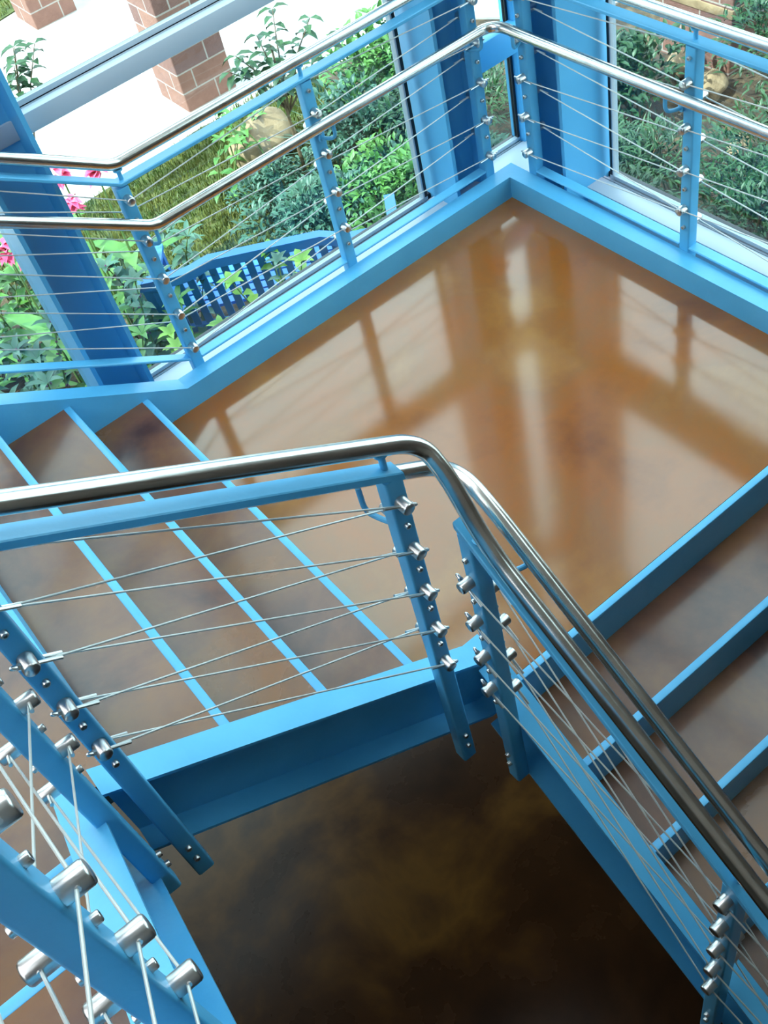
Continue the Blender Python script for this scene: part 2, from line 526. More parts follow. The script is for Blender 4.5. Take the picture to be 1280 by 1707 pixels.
low = thing('stair_flight', (0.85, LY+0.5, -R), 'flight of brown concrete steps going down from the landing, open risers edged blue', 'stairs', 'stair flights')
low['label'] = 'flight of brown concrete steps going down from the landing at right'
for kk in range(0, 12):
    y = LY+kk*T; z = -kk*R
    mb = MB(); mb.box((0, y-0.028, z-0.022), (W1X, y, z+0.001), 0.005); mb.box((0, y-0.008, z-R), (W1X, y-0.001, z-0.01))
    put('nosing', mb, BLUE, low)
    if 0 < kk:
        mb = MB(); mb.box((0, y-T-0.002, z-0.05), (W1X, y-0.027, z-0.001))
        put('tread', mb, TREAD_C, low, org=(0.8, y, z), smooth=False)
yb = 1.77
yfoot = LY + 11.2*T
mb = MB(); channel(mb, [(0, 1.77, HS), (0, yfoot, HS-SL*(yfoot-1.77))], (-1, 0, 0), 0, 0.08, 0.36); put('stringer', mb, BLUE, low)
mb = MB(); channel(mb, [(W1X, 1.808, 0.087), (W1X, yfoot, 0.035-SL*(yfoot-LY))], (1, 0, 0), 0, 0.088, 0.36); put('stringer', mb, BLUE, low)

upl = thing('stair_landing', (3.7, 0.9, Z4), 'brown concrete upper landing behind the cable posts at lower left', 'landing')
slab('floor_slab', [(LX+3*T+0.027, 0), (4.6, 0), (4.6, 1.94), (WUX, 1.94), (WUX, W1Y), (LX+3*T+0.027, W1Y)], Z4-0.10, Z4-0.001, TREAD_C, upl)
mb = MB(); channel(mb, [(2.776, 0, HS+SL*1.0), (2.88, 0, Z4+HS), (4.6, 0, Z4+HS)], (0, -1, 0), 0, 0.08, 0.36); put('edge_channel', mb, BLUE, upl)
upf = thing('stair_flight', (3.7, 2.4, Z4), 'flight of brown concrete steps climbing toward the viewer at lower left', 'stairs', 'stair flights')
Y1 = 1.945
for kk in range(1, 9):
    y = Y1+(kk-1)*T; z = Z4+kk*R
    mb = MB(); mb.box((WUX, y, z-0.022), (4.6, y+0.028, z+0.001), 0.005); mb.box((WUX, y+0.001, z-R), (4.6, y+0.008, z-0.01))
    put('nosing', mb, BLUE, upf)
    mb = MB(); mb.box((WUX, y+0.027, z-0.05), (4.6, y+T+0.004, z-0.001))
    put('tread', mb, TREAD_C, upf, org=(3.6, y, z), smooth=False)
ZU = lambda y: 0.91+SL*(y-1.9355)
mb = MB(); channel(mb, [(WUX, 1.722, ZU(1.722)), (WUX, 4.2, ZU(4.2))], (-1, 0, 0), 0, 0.092, 0.345); put('stringer', mb, BLUE, upf)
for o in (mid, low, upf):
    if 'group' in o: del o['group']

# ------------------------------------------------------------------ railing hardware (shared meshes, local +Z out of the post, +X along the cable)
def fitting(end):
    mb = MB()
    n = 20
    prof = [(0.0, 0.0170), (0.0335, 0.0170), (0.0370, 0.0155), (0.0380, 0.0140)]
    mb.sections([[(r*math.cos(2*math.pi*i/n), r*math.sin(2*math.pi*i/n), z) for i in range(n)] for z, r in prof])
    if end:
        mb.tube([(0.012, 0, 0.020), (0.066, 0, 0.020)], 0.0040, 10)
        mb.tube([(-0.014, 0, 0.020), (-0.023, 0, 0.020)], 0.0075, 6)
        mb.tube([(-0.023, 0, 0.020), (-0.032, 0, 0.020), (-0.036, 0, 0.020), (-0.038, 0, 0.020)], [0.0052, 0.0052, 0.0038, 0.0015], 10)
    else:
        mb.tube([(-0.020, 0, 0.020), (0.020, 0, 0.020)], 0.0036, 10)
    me = mb.mesh('cable_fitting')
    me.materials.append(BRIGHT)
    return me
FIT_END, FIT_MID = fitting(True), fitting(False)
mb = MB(); n = 14
mb.sections([[(r*math.cos(2*math.pi*i/n), r*math.sin(2*math.pi*i/n), z) for i in range(n)] for z, r in
             ((0.0, 0.0080), (0.0095, 0.0080), (0.0110, 0.0070), (0.0110, 0.0040), (0.0050, 0.0040), (0.0045, 0.001))])
BOLT = mb.mesh('bolt'); BOLT.materials.append(BRIGHT)

def frame_quat(nrm, d):
    z = Vector(nrm).normalized(); x = Vector(d); x = (x - z*x.dot(z)).normalized(); y = z.cross(x)
    return Matrix((x, y, z)).transposed().to_quaternion()

PW = 0.050
class Run:
    """posts of one straight run of railing; pos = list of dicts(s, z0, near (4|5), end)"""
    def __init__(s, root, axis, centre, nrm):
        s.root, s.axis, s.c, s.n = root, axis, centre, Vector(nrm)
        s.posts = []
    def P(s, t, z, off=0.0):
        p = Vector((t, s.c, z)) if s.axis == 'x' else Vector((s.c, t, z))
        return p + s.n*off
    def post(s, t, z0, near, zbot, ztop, mode='mid', bolts=()):
        """mode: 'mid' passes the cable, +1/-1 = end post whose cable leaves towards +s/-s"""
        mb = MB()
        prof = rounded(PW, PW, 0.007)
        c = s.P(t, 0)
        mb.sections([[(c.x+a, c.y+b_, z) for a, b_ in prof] for z in (zbot, ztop)])
        po = put('post', mb, BLUE, s.root, org=(c.x, c.y, zbot), ang=40)
        nz = [z0+k*PIT for k in range(near)]
        fz = [z0+PIT/2+k*PIT for k in range(4)] if near == 5 else [z0-PIT/2+k*PIT for k in range(5)]
        d = Vector((1, 0, 0)) if s.axis == 'x' else Vector((0, 1, 0))
        s.posts.append(dict(t=t, near=nz, far=fz, po=po, mode=mode, d=d))
        for zz in nz: put_mesh('bolt', BOLT, po, s.P(t, zz, -PW/2), frame_quat(-s.n, d))
        for zz in fz: put_mesh('bolt', BOLT, po, s.P(t, zz, PW/2), frame_quat(s.n, d))
        for zz in bolts: put_mesh('bolt', BOLT, po, s.P(t, zz, PW/2), frame_quat(s.n, d))
        return po
    def finish(s):
        """fittings and cables, each cable weaving from the near face of one post to the far face of the next"""
        ps = s.posts
        off = PW/2+0.020
        def nodes(p):
            return [(z, 1) for z in p['near']], [(z, -1) for z in p['far']]
        for i in range(len(ps)-1):
            a, b_ = ps[i], ps[i+1]
            pairs = []
            an, af = a['near'], a['far']; bn, bf = b_['near'], b_['far']
            if len(an) == len(bf):
                pairs += [((z, 1), (w, -1)) for z, w in zip(an, bf)]
                pairs += [((z, -1), (w, 1)) for z, w in zip(af, bn)]
            else:
                pairs += [((z, 1), (w, 1)) for z, w in zip(an, bn)]
                pairs += [((z, -1), (w, -1)) for z, w in zip(af, bf)]
            for (z, sa), (w, sb) in pairs:
                mb = MB(); mb.tube([s.P(a['t'], z, sa*off), s.P(b_['t'], w, sb*off)], 0.0025, 8)
                put('cable', mb, WIRE, s.root)
        for i, p in enumerate(ps):
            q = ps[i+1] if (i+1 < len(ps) and p['mode'] != -1) else ps[i-1]
            for key, sg in (('near', 1), ('far', -1)):
                other = q['far'] if len(q['far']) == len(p[key]) and key == 'near' else (q['near'] if len(q['near']) == len(p[key]) else q[key])
                for z, w in zip(p[key], other):
                    osg = -sg if other is not q[key] else sg
                    d = s.P(q['t'], w, osg*off) - s.P(p['t'], z, sg*off)
                    me = FIT_MID if p['mode'] == 'mid' else FIT_END
                    put_mesh('cable_fitting', me, p['po'], s.P(p['t'], z, sg*PW/2), frame_quat(s.n*sg, d))

# ------------------------------------------------------------------ outer railing, along both windows
outr = thing('cable_railing', (0.0, 0.0, HS), 'long blue cable railing wrapping the landing in front of both windows', 'railing')
RT = 0.985; RH = 0.016
YO = -0.105
A = Run(outr, 'x', YO, (0, 1, 0))
ztop = lambda x: RT if x < 1.66 else RT+SL*(x-1.66)
A.post(0.042, 0.2167, 5, -0.22, RT-0.02, mode=+1)
A.post(0.847, 0.3138, 4, -0.22, RT-0.02)
A.post(1.662, 0.2165, 5, -0.22, RT-0.02)
A.post(2.505, 0.2165+PIT/2+SL*0.843, 4, 0.3, ztop(2.505)-0.02)
A.finish()
B = Run(outr, 'y', YO, (1, 0, 0))
B.post(0.065, 0.2225, 5, -0.22, RT-0.02, mode=+1)
B.post(0.946, 0.310, 4, -0.22, RT-0.02)
B.post(1.800, 0.2225, 5, -0.22, RT-0.02)
ztr = lambda y: RT if y < 1.80 else RT-SL*(y-1.80)
B.post(2.645, 0.2225+PIT/2-SL*0.845, 4, -0.75, ztr(2.645)-0.02)
B.post(3.490, 0.2225-SL*1.69, 5, -1.3, ztr(3.49)-0.02, mode=-1)
B.finish()
mb = MB(); hbar(mb, [(0.012, YO, RT), (1.66, YO, RT), (2.70, YO, ztop(2.70))], (0, 1, 0), 0.052, RH); put('top_rail', mb, BLUE, outr)
mb = MB(); hbar(mb, [(YO, 0.035, RT), (YO, 1.80, RT), (YO, 3.52, ztr(3.52))], (1, 0, 0), 0.052, RH); put('top_rail', mb, BLUE, outr)
BR = 0.142
for x0, x1 in ((0.067, 0.822), (0.872, 1.637)):
    mb = MB(); hbar(mb, [(x0, YO, BR), (x1, YO, BR)], (0, 1, 0), 0.05, 0.010); put('bottom_rail', mb, BLUE, outr)
mb = MB(); hbar(mb, [(1.687, YO, BR+SL*0.027), (2.70, YO, BR+SL*1.04)], (0, 1, 0), 0.05, 0.013); put('bottom_rail', mb, BLUE, outr)
mb = MB(); hbar(mb, [(YO, 1.825, 0.130-SL*0.025), (YO, 3.465, 0.130-SL*1.665)], (1, 0, 0), 0.05, 0.013); put('bottom_rail', mb, BLUE, outr)
for y0, y1 in ((0.09, 0.921), (0.971, 1.775)):
    mb = MB(); hbar(mb, [(YO, y0, 0.130), (YO, y1, 0.130)], (1, 0, 0), 0.05, 0.010); put('bottom_rail', mb, BLUE, outr)
TZ = 1.044
mb = MB(); mb.tube(fillet([(2.75, YO, TZ+SL*(2.75-1.652)), (1.652, YO, TZ), (YO, YO, TZ), (YO, 1.80, TZ), (YO, 3.60, TZ-SL*1.80)], [0.035, 0.09, 0.035]), 0.0215, 20); put('handrail', mb, STEEL, outr)
LZ = 0.818
mb = MB(); mb.tube(fillet([(2.75, -0.01, LZ+SL*(2.75-1.628)), (1.628, -0.01, LZ), (-0.01, -0.01, LZ), (-0.01, 1.80, LZ), (-0.01, 3.60, LZ-SL*1.80)], [0.035, 0.085, 0.035]), 0.0215, 20)
put('grab_rail', mb, STEEL, outr, label='lower stainless steel handrail')
def pin(parent, x, y, z0, z1):
    mb = MB(); mb.tube([(x, y, z0-0.01), (x, y, z1)], 0.0085, 12); mb.tube([(x, y, z1-0.006), (x, y, z1)], 0.018, 12)
    put('rail_pin', mb, BLUE, parent)
for x in (0.10, 0.847, 1.645): pin(outr, x, YO, RT, TZ-0.018)
for y in (0.12, 0.946, 1.8): pin(outr, YO, y, RT, TZ-0.018)
def bracket(parent, p_post, p_rail):
    a, c = Vector(p_post), Vector(p_rail)
    k1 = Vector((a.x+(c.x-a.x)*0.55, a.y+(c.y-a.y)*0.55, a.z))
    k2 = Vector((c.x, c.y, a.z+0.012))
    mb = MB(); mb.tube(fillet([a, k1, k2, c], 0.03, 6), 0.0075, 10)
    mb.tube([a, a+(k1-a).normalized()*0.008], 0.016, 12)
    put('rail_bracket', mb, BLUE, parent)
for x in (0.09, 0.847, 1.662): bracket(outr, (x-0.0, -0.078, LZ-0.085), (x-0.03, -0.01, LZ-0.018))
bracket(outr, (-0.078, 0.065, LZ-0.085), (-0.01, 0.10, LZ-0.018)); bracket(outr, (-0.078, 0.92, LZ-0.085), (-0.01, 0.90, LZ-0.018))

# ------------------------------------------------------------------ inner railing: middle flight + flight going down
inr = thing('cable_railing', (1.81, 1.84, HS), 'blue cable railing of the two lower flights with thick steel handrail in mid picture', 'railing')
inr['label'] = 'blue cable railing bending from the middle flight down the right flight'
YI, XI = 1.840, 1.8102
C_ = Run(inr, 'x', YI, (0, 1, 0))
mz = lambda x: 1.185+SL*(x-1.9218)
C_.post(1.9218, 0.3832, 5, -0.235, mz(1.9218)-0.02, mode=+1, bolts=(-0.079, -0.143))
C_.post(2.765, 1.0351, 4, 0.30, mz(2.765)-0.02, mode=-1, bolts=(0.459, 0.393))
C_.finish()
D_ = Run(inr, 'y', XI, (1, 0, 0))
lz = lambda y: 0.968-0.705*(y-1.957)
D_.post(1.957, 0.2429, 4, -0.37, lz(1.957)-0.02, mode=+1, bolts=(-0.20, -0.26))
D_.post(2.7985, -0.4103, 5, -0.96, lz(2.7985)-0.02, bolts=(-0.76, -0.82))
D_.post(3.64, -0.4103+PIT/2-0.671*0.84, 4, -1.5, lz(3.64)-0.02, mode=-1)
D_.finish()
mb = MB(); hbar(mb, [(1.893, YI, mz(1.893)), (2.795, YI, mz(2.795))], (0, 1, 0), 0.052, 0.026); put('top_rail', mb, BLUE, inr)
mb = MB(); hbar(mb, [(XI, 1.930, lz(1.930)), (XI, 3.75, lz(3.75))], (1, 0, 0), 0.052, 0.026); put('top_rail', mb, BLUE, inr)
XU_ = 2.8476
ZUR = lambda y: 0.91+SL*(y-1.9355)+0.985+0.06
hz = lambda x: 1.250+SL*(x-1.909)
mb = MB(); mb.tube(fillet([(XU_, 3.6, ZUR(3.6)), (XU_, 1.90, ZUR(1.90)), (2.80, YI, hz(2.80)), (1.822, YI, hz(1.822)), (XI, 1.905, 1.125), (XI, 2.02, 0.952), (XI, 3.8, 0.952-0.648*1.78)], [0.03, 0.03, 0.085, 0.05, 0.09], 8), 0.0225, 24)
put('handrail', mb, STEEL, inr)
XG2, YG2 = 1.705, 1.735
mb = MB(); mb.tube(fillet([(2.80, YG2, 0.975+SL*(2.80-1.775)), (1.735, YG2, 0.95), (XG2, 1.80, 0.948), (XG2, 1.885, 0.925), (XG2, 3.8, 0.925-0.672*1.915)], [0.07, 0.05, 0.10], 8), 0.0215, 24)
put('grab_rail', mb, STEEL, inr, label='lower stainless steel handrail')
pin(inr, 1.925, YI, mz(1.925), hz(1.925)-0.018); pin(inr, XI, 1.99, lz(1.99), 0.97-0.018); pin(inr, XI, 2.80, lz(2.80), 0.952-0.648*0.78-0.018)
bracket(inr, (1.9218, 1.817, 0.96), (1.955, YG2, 1.06))
bracket(inr, (1.787, 1.985, 0.77), (XG2, 2.03, 0.81)); bracket(inr, (1.787, 2.7985, 0.20), (XG2, 2.83, 0.27))

# ------------------------------------------------------------------ railing of the flight climbing past the camera
upr = thing('cable_railing', (2.8476, 1.9, 0.9), 'closest blue cable railing with large steel fittings at the bottom left corner', 'railing')
XU = 2.8476
E_ = Run(upr, 'y', XU, (-1, 0, 0))
uz = lambda y: ZU(y)+0.985
E_.post(1.9355, 1.1882, 4, 0.50, uz(1.9355)-0.02, mode=+1, bolts=(0.64, 0.58))
E_.post(2.6434, 1.5594, 5, 0.95, uz(2.6434)-0.02, bolts=(1.10, 1.04))
E_.post(3.351, 1.5594+PIT/2+SL*0.708, 4, 1.40, uz(3.351)-0.02)
E_.finish()
mb = MB(); hbar(mb, [(XU, 1.90, uz(1.90)), (XU, 3.5, uz(3.5))], (1, 0, 0), 0.052, RH); put('top_rail', mb, BLUE, upr)
for y in (2.0, 2.6434, 3.351): pin(upr, XU, y, uz(y), ZUR(y)-0.018)

#@@OUTDOORS
# ------------------------------------------------------------------ outdoors: ground, path, lawn, piers
G = -2.15
mb = MB(); mb.box((-22, -24, G-0.3), (16, -0.46, G-0.02)); mb.box((-22, -0.46, G-0.3), (-0.50, 12, G-0.02))
flat('ground', mb, SOIL)
mb = MB()
mb.sections([[(x, y, z) for x, y in ((9.0, -5.3), (0.9, -5.45), (-0.9, -5.62), (-2.6, -5.35), (-3.6, -5.0), (-4.3, -3.9), (-6.5, -3.6), (-9.0, -5.0), (-9.0, -12), (-2.2, -10.15), (-0.2, -9.75), (9.0, -9.4))] for z in (G-0.10, G)])
flat('path', mb, PATHM)
mb = MB()
mb.sections([[(x, y, z) for x, y in ((1.5, -5.40), (0.9, -5.48), (-0.9, -5.65), (-2.0, -5.45), (-2.2, -4.2), (-2.1, -3.0), (-1.0, -2.5), (0.2, -3.1), (0.9, -3.7), (1.5, -5.38))] for z in (G-0.08, G-0.008)])
flat('lawn', mb, TURF)
mb = MB()
mb.sections([[(x, y, z) for x, y in ((9, -9.45), (-0.2, -9.8), (-2.2, -10.2), (-6, -12), (-6, -22), (9, -22))] for z in (G-0.08, G-0.006)])
flat('lawn_beyond', mb, TURF).name = 'lawn'

def blades(name, pts, h, label, m_):
    vs_, fs = [], []
    for x, y in pts:
        a = random.uniform(0, 6.283); hh = h*random.uniform(0.5, 1.2); w = 0.006
        lx, ly = random.uniform(-0.6, 0.6)*hh, random.uniform(-0.6, 0.6)*hh
        o = len(vs_); dx, dy = math.cos(a)*w, math.sin(a)*w
        vs_ += [(x-dx, y-dy, G-0.01), (x+dx, y+dy, G-0.01), (x+lx*0.4+dx*0.6, y+ly*0.4+dy*0.6, G+hh*0.6), (x+lx*0.4-dx*0.6, y+ly*0.4-dy*0.6, G+hh*0.6), (x+lx, y+ly, G+hh)]
        fs += [(o, o+1, o+2, o+3), (o+3, o+2, o+4)]
    me = bpy.data.meshes.new(name); me.from_pydata(vs_, [], fs); me.materials.append(m_)
    o = bpy.data.objects.new(name, me); COL.objects.link(o)
    tag(o, label, 'grass', kind='stuff')
    return o
pts = []
while len(pts) < 15000:
    x, y = random.uniform(-2.1, 1.6), random.uniform(-5.62, -3.0)
    if x > 0.2 and y > -3.6-0.3*(x-0.2): continue
    if x < -1.2 and y > -3.2: continue
    if y < -5.48-0.1*max(0, -x-0.0): continue
    pts.append((x, y))
blades('lawn_grass', pts, 0.07, 'patch of sunlit grass between the bench and the pale path', BLADE)
pts = [(random.uniform(-1.6, 1.0), random.uniform(-12.5, -9.75)) for _ in range(5000)]
pts = [p for p in pts if p[1] < -9.85-0.18*max(0, -p[0]-0.2)]
blades('lawn_grass', pts, 0.08, 'strip of grass past the far brick pier in the top corner', BLADE)

def pier(x0, y0, x1, y1, h, label):
    t = thing('brick_pier', ((x0+x1)/2, (y0+y1)/2, G), label, 'pier')
    mb = MB(); mb.box((x0, y0, G-0.05), (x1, y1, G+h), 0.012); put('pier_shaft', mb, BRICK, t, ang=60)
    mb = MB(); mb.box((x0-0.03, y0-0.03, G+h), (x1+0.03, y1+0.03, G+h+0.12), 0.015); put('pier_cap', mb, ROCK, t, ang=60)
    return t
pier(-1.52, -6.50, -0.96, -5.94, 3.2, 'pink block pier on the path, crossed by the window transom')
pier(-1.33, -9.72, -0.80, -9.14, 3.2, 'far pink block pier in the top left corner of the path')
pr = pier(-5.3, -2.95, -4.20, -2.18, 3.2, 'wide block pier behind the shrubs at the top right')
mb = MB(); mb.box((-5.312, -2.962, -1.675), (-4.188, -2.168, -1.60), 0.008); put('stone_band', mb, ROCK, pr)

# tall unseen block, added to throw shade over the garden by the window
mb = MB(); mb.box((5.3, -3.1, ZF-0.2), (9.0, -0.6, 7.0)); flat('shade_block', mb, BRICK)

# boulder
bm = bmesh.new(); bmesh.ops.create_icosphere(bm, subdivisions=4, radius=1.0)
for v in bm.verts:
    d = v.co.normalized()
    f = 1 + 0.10*math.sin(3.1*d.x+1.0)*math.cos(2.3*d.y) + 0.06*math.sin(7*d.y+2*d.z) + 0.05*math.cos(5*d.z-3*d.x)
    v.co = Vector((d.x*0.38*f, d.y*0.26*f, d.z*0.22*f))
me = bpy.data.meshes.new('boulder'); bm.to_mesh(me); bm.free()
me.polygons.foreach_set('use_smooth', [True]*len(me.polygons)); me.materials.append(ROCK)
bo = bpy.data.objects.new('boulder', me); COL.objects.link(bo); bo.location = (-1.02, -4.62, G+0.17); bo.rotation_euler = (0, 0, 0.5)
tag(bo, 'large tan boulder lying on the lawn behind the sapling', 'boulder')
for (x, y, s_, lab) in ((-3.35, -1.35, 0.16, 'rusty stone showing between the shrubs on the right'), (-3.9, -2.1, 0.2, 'pale rough stone at the foot of the wide pier'), (-4.0, -2.55, 0.17, 'grey stone farthest along the foot of the wide pier')):
    o = bo.copy(); COL.objects.link(o); o.scale = (s_/0.42,)*3; o.location = (x, y, G+0.08); o.name = 'garden_stone'
    o['label'] = lab; o['category'] = 'stone'

# ------------------------------------------------------------------ garden bench, seen from behind through the glass
bc = Vector((0.245, -2.37, G)); ang = math.atan2(0.967, -1.493)      # along the back, left end to right end in the picture
bench = thing('garden_bench', bc, 'blue slatted garden bench with an arched back outside the window', 'bench')
bx_ = Vector((math.cos(ang), math.sin(ang), 0)); by_ = Vector((-math.sin(ang), math.cos(ang), 0))
if by_.y > 0: by_ = -by_                                               # forward, away from the building
BLN = 1.80
def bp_(u, v, z): return bc + bx_*u + by_*v + Vector((0, 0, z))
def bbox_(mb, u0_, u1_, v0, v1, z0, z1, lean=0.0):
    mb.sections([[bp_(u0_, v0+lean*zz, z), bp_(u1_, v0+lean*zz, z), bp_(u1_, v1+lean*zz, z), bp_(u0_, v1+lean*zz, z)] for z, zz in ((z0, 0), (z1, 1))])
arch = lambda u: 0.86 + 0.07*min(1.0, max(0.0, (0.62-abs(u))/0.22))**1.5
for u in (-BLN/2+0.03, BLN/2-0.03):
    mb = MB(); bbox_(mb, u-0.03, u+0.03, 0.0, 0.06, 0, 0.44); bbox_(mb, u-0.03, u+0.03, 0.0, 0.06, 0.44, 0.84, -0.09); put('leg', mb, BENCHM, bench)
    mb = MB(); bbox_(mb, u-0.03, u+0.03, 0.53, 0.59, 0, 0.63); put('leg', mb, BENCHM, bench)
    mb = MB(); bbox_(mb, u-0.038, u+0.038, -0.03, 0.62, 0.63, 0.66); put('armrest', mb, BENCHM, bench)
mb = MB()
nseg = 28
secs = []
for i in range(nseg+1):
    u = -BLN/2+BLN*i/nseg; zt = arch(u)
    secs.append([bp_(u, -0.125, zt+0.02), bp_(u, -0.05, zt+0.02), bp_(u, -0.05, zt-0.05), bp_(u, -0.125, zt-0.05)])
mb.sections(secs); put('top_rail', mb, BENCHM, bench)
mb = MB(); bbox_(mb, -BLN/2, BLN/2, -0.01, 0.03, 0.30, 0.35); put('lower_rail', mb, BENCHM, bench)
ns = 20
for i in range(ns):
    u = -BLN/2+0.09+(BLN-0.18)*i/(ns-1)
    mb = MB(); zt = arch(u)-0.03
    mb.sections([[bp_(u-0.026, v, z), bp_(u+0.026, v, z), bp_(u+0.026, v+0.014, z), bp_(u-0.026, v+0.014, z)] for z, v in ((0.33, 0.0), (zt, -0.09))])
    put('back_slat', mb, BENCHM, bench)
for i in range(6):
    v = 0.06+0.09*i
    mb = MB(); bbox_(mb, -BLN/2+0.01, BLN/2-0.01, v, v+0.07, 0.42, 0.445); put('seat_slat', mb, BENCHM, bench)
mb = MB(); bbox_(mb, -BLN/2+0.05, BLN/2-0.05, 0.55, 0.59, 0.34, 0.42); put('apron', mb, BENCHM, bench)

# ------------------------------------------------------------------ plants
def leaf(vs_, fs, p, d, up, ln, w, droop=0.25):
    d = Vector(d).normalized(); s_ = d.cross(Vector(up))
    s_ = s_.normalized() if s_.length > 1e-4 else Vector((1, 0, 0)); n_ = s_.cross(d)
    o = len(vs_)
    m1 = p+d*ln*0.38-n_*ln*0.02; m2 = p+d*ln*0.72-n_*ln*droop*0.4; t = p+d*ln-n_*ln*droop
    lift = n_*w*0.22
    vs_ += [p, m1+s_*w*0.5+lift, m1, m1-s_*w*0.5+lift, m2+s_*w*0.36+lift, m2, m2-s_*w*0.36+lift, t]
    fs += [(o, o+2, o+1), (o, o+3, o+2), (o+1, o+2, o+5, o+4), (o+2, o+3, o+6, o+5), (o+4, o+5, o+7), (o+5, o+6, o+7)]
def rawmesh(name, vs_, fs, m_):
    me = bpy.data.meshes.new(name); me.from_pydata([tuple(v) for v in vs_], [], fs)
    me.polygons.foreach_set('use_smooth', [True]*len(me.polygons)); me.materials.append(m_)
    return me
def child(name, me, parent, loc=(0, 0, 0)):
    o = bpy.data.objects.new(name, me); COL.objects.link(o); o.parent = parent; o.location = loc; return o
def rdir():
    while True:
        v = Vector((random.uniform(-1, 1), random.uniform(-1, 1), random.uniform(-1, 1)))
        if 0.05 < v.length < 1: return v.normalized()

def bush_meshes(rx, ry, rz, n, ln, w, m_, lumps=7):
    """leaves grown on lumps of twig ends"""
    cs = [Vector((0, 0, rz*0.5))]+[Vector((random.uniform(-1, 1)*rx*0.6, random.uniform(-1, 1)*ry*0.6, rz*random.uniform(0.35, 0.75))) for _ in range(lumps)]
    vs_, fs = [], []
    for i in range(n):
        c = random.choice(cs); d = rdir()
        if d.z < -0.3: d.z = -d.z
        p = c+Vector((d.x*rx*0.5, d.y*ry*0.5, d.z*rz*0.42))*random.uniform(0.55, 1.0)
        if p.z < 0.02: p.z = random.uniform(0.02, 0.1)
        dd = (d+rdir()*0.8+Vector((0, 0, 0.1))).normalized()
        leaf(vs_, fs, p, dd, Vector((0, 0, 1)) if abs(dd.z) < 0.9 else Vector((1, 0, 0)), ln*random.uniform(0.6, 1.25), w*random.uniform(0.7, 1.2))
    fol = rawmesh('foliage', vs_, fs, m_)
    mb = MB()
    for c in cs:
        mb.tube([Vector((c.x*0.12, c.y*0.12, -0.02)), Vector((c.x*0.6, c.y*0.6, c.z*0.6)), c+Vector((0, 0, rz*0.2))], [0.012, 0.008, 0.004], 6)
    st = mb.mesh('stem'); st.materials.append(BARK)
    return fol, st
def bush(x, y, meshes, label, sc=1.0, rot=0.0, name='garden_shrub', cat='shrub', z=G-0.02):
    t = thing(name, (x, y, z), label, cat)
    t.rotation_euler = (0, 0, rot); t.scale = (sc, sc, sc)
    child('foliage', meshes[0], t); child('stem', meshes[1], t)
    return t
random.seed(11)
low_teal = bush_meshes(0.55, 0.5, 0.42, 1500, 0.075, 0.034, LEAF_T, 9)
low_green = bush_meshes(0.5, 0.5, 0.5, 1500, 0.07, 0.034, LEAF_G, 9)
dark_big = bush_meshes(0.75, 0.7, 0.75, 3400, 0.075, 0.022, LEAF_D, 12)
fern_big = bush_meshes(0.7, 0.7, 0.6, 3000, 0.10, 0.020, LEAF_D, 10)
low_dark = bush_meshes(0.5, 0.5, 0.5, 1500, 0.075, 0.034, LEAF_D, 9)
bush(-0.55, -3.30, low_teal, 'low grey-green shrub spreading on the grass past the bench', 1.0, 0.3)
bush(-1.15, -2.95, low_green, 'bright green low shrub beyond the middle of the bench', 1.05, 1.1)
bush(-1.55, -3.55, low_teal, 'grey-green shrub at the foot of the spiky clump', 1.25, 2.2)
bush(-0.75, -3.95, low_teal, 'grey-green shrub in front of the tan boulder', 0.8, 4.0)
bush(-1.75, -2.75, low_teal, 'grey-green shrub beyond the right end of the bench', 1.15, 5.0)
bush(-2.25, -3.35, dark_big, 'dark shrub seen through the gap between the two corner posts', 0.95, 0.5)
bush(-2.2, -4.4, low_green, 'green shrub behind the spiky clump near the path', 1.3, 0.9)
RS = [(-1.55, -0.75, dark_big, 'dark shrub nearest the window corner on the right', 0.95, 0.0), (-1.35, 0.35, fern_big, 'feathery dark green shrub close under the right window sill', 0.9, 1.0),
      (-2.35, -1.65, fern_big, 'feathery shrub between the corner column and the wide pier', 1.0, 2.0), (-2.5, -0.55, dark_big, 'dark shrub in the middle of the right window', 1.05, 3.0),
      (-3.3, -2.35, low_dark, 'broad-leaved dark bush against the wide pier', 1.3, 1.5), (-3.35, -0.7, fern_big, 'feathery shrub behind the rusty stone', 1.0, 4.0),
      (-4.3, -1.2, dark_big, 'dark shrub farthest up the right edge beside the wide pier', 1.2, 5.0), (-2.0, 0.75, dark_big, 'dark shrub at the right edge below the handrail', 0.95, 2.5),
      (-3.2, 0.4, dark_big, 'dark shrub behind the right end of the cables', 1.1, 0.7), (-0.95, 1.15, low_dark, 'round-leaved dark bush under the sill by the right edge', 0.9, 0.2)]
for x, y, ms, lab, sc, ro in RS: bush(x, y, ms, lab, sc, ro)

# spiky clump
def spiky(x, y, n, ln, label):
    t = thing('spiky_clump', (x, y, G), label, 'plant')
    vs_, fs = [], []
    for i in range(n):
        a = random.uniform(0, 6.283); e = random.uniform(0.35, 1.25); l_ = ln*random.uniform(0.7, 1.1)
        h = Vector((math.cos(a), math.sin(a), 0)); s_ = Vector((-math.sin(a), math.cos(a), 0))*0.011
        o = len(vs_); P0 = h*0.04
        for k in range(5):
            u = k/4; p = P0+h*(l_*u*math.cos(e)*(1+0.2*u))+Vector((0, 0, l_*(u*math.sin(e)-0.28*u*u))); w = 1-u*0.92
            vs_ += [p-s_*w, p+s_*w]
        for k in range(4): fs.append((o+2*k, o+2*k+1, o+2*k+3, o+2*k+2))
    child('blade', rawmesh('blade', vs_, fs, LEAF_T), t)['kind'] = 'stuff'
    return t
spiky(-1.55, -3.95, 90, 0.9, 'spiky clump of long narrow blades below the top handrail')
spiky(-1.25, -0.2, 70, 0.6, 'tufted grassy plant at the foot of the black window jamb')

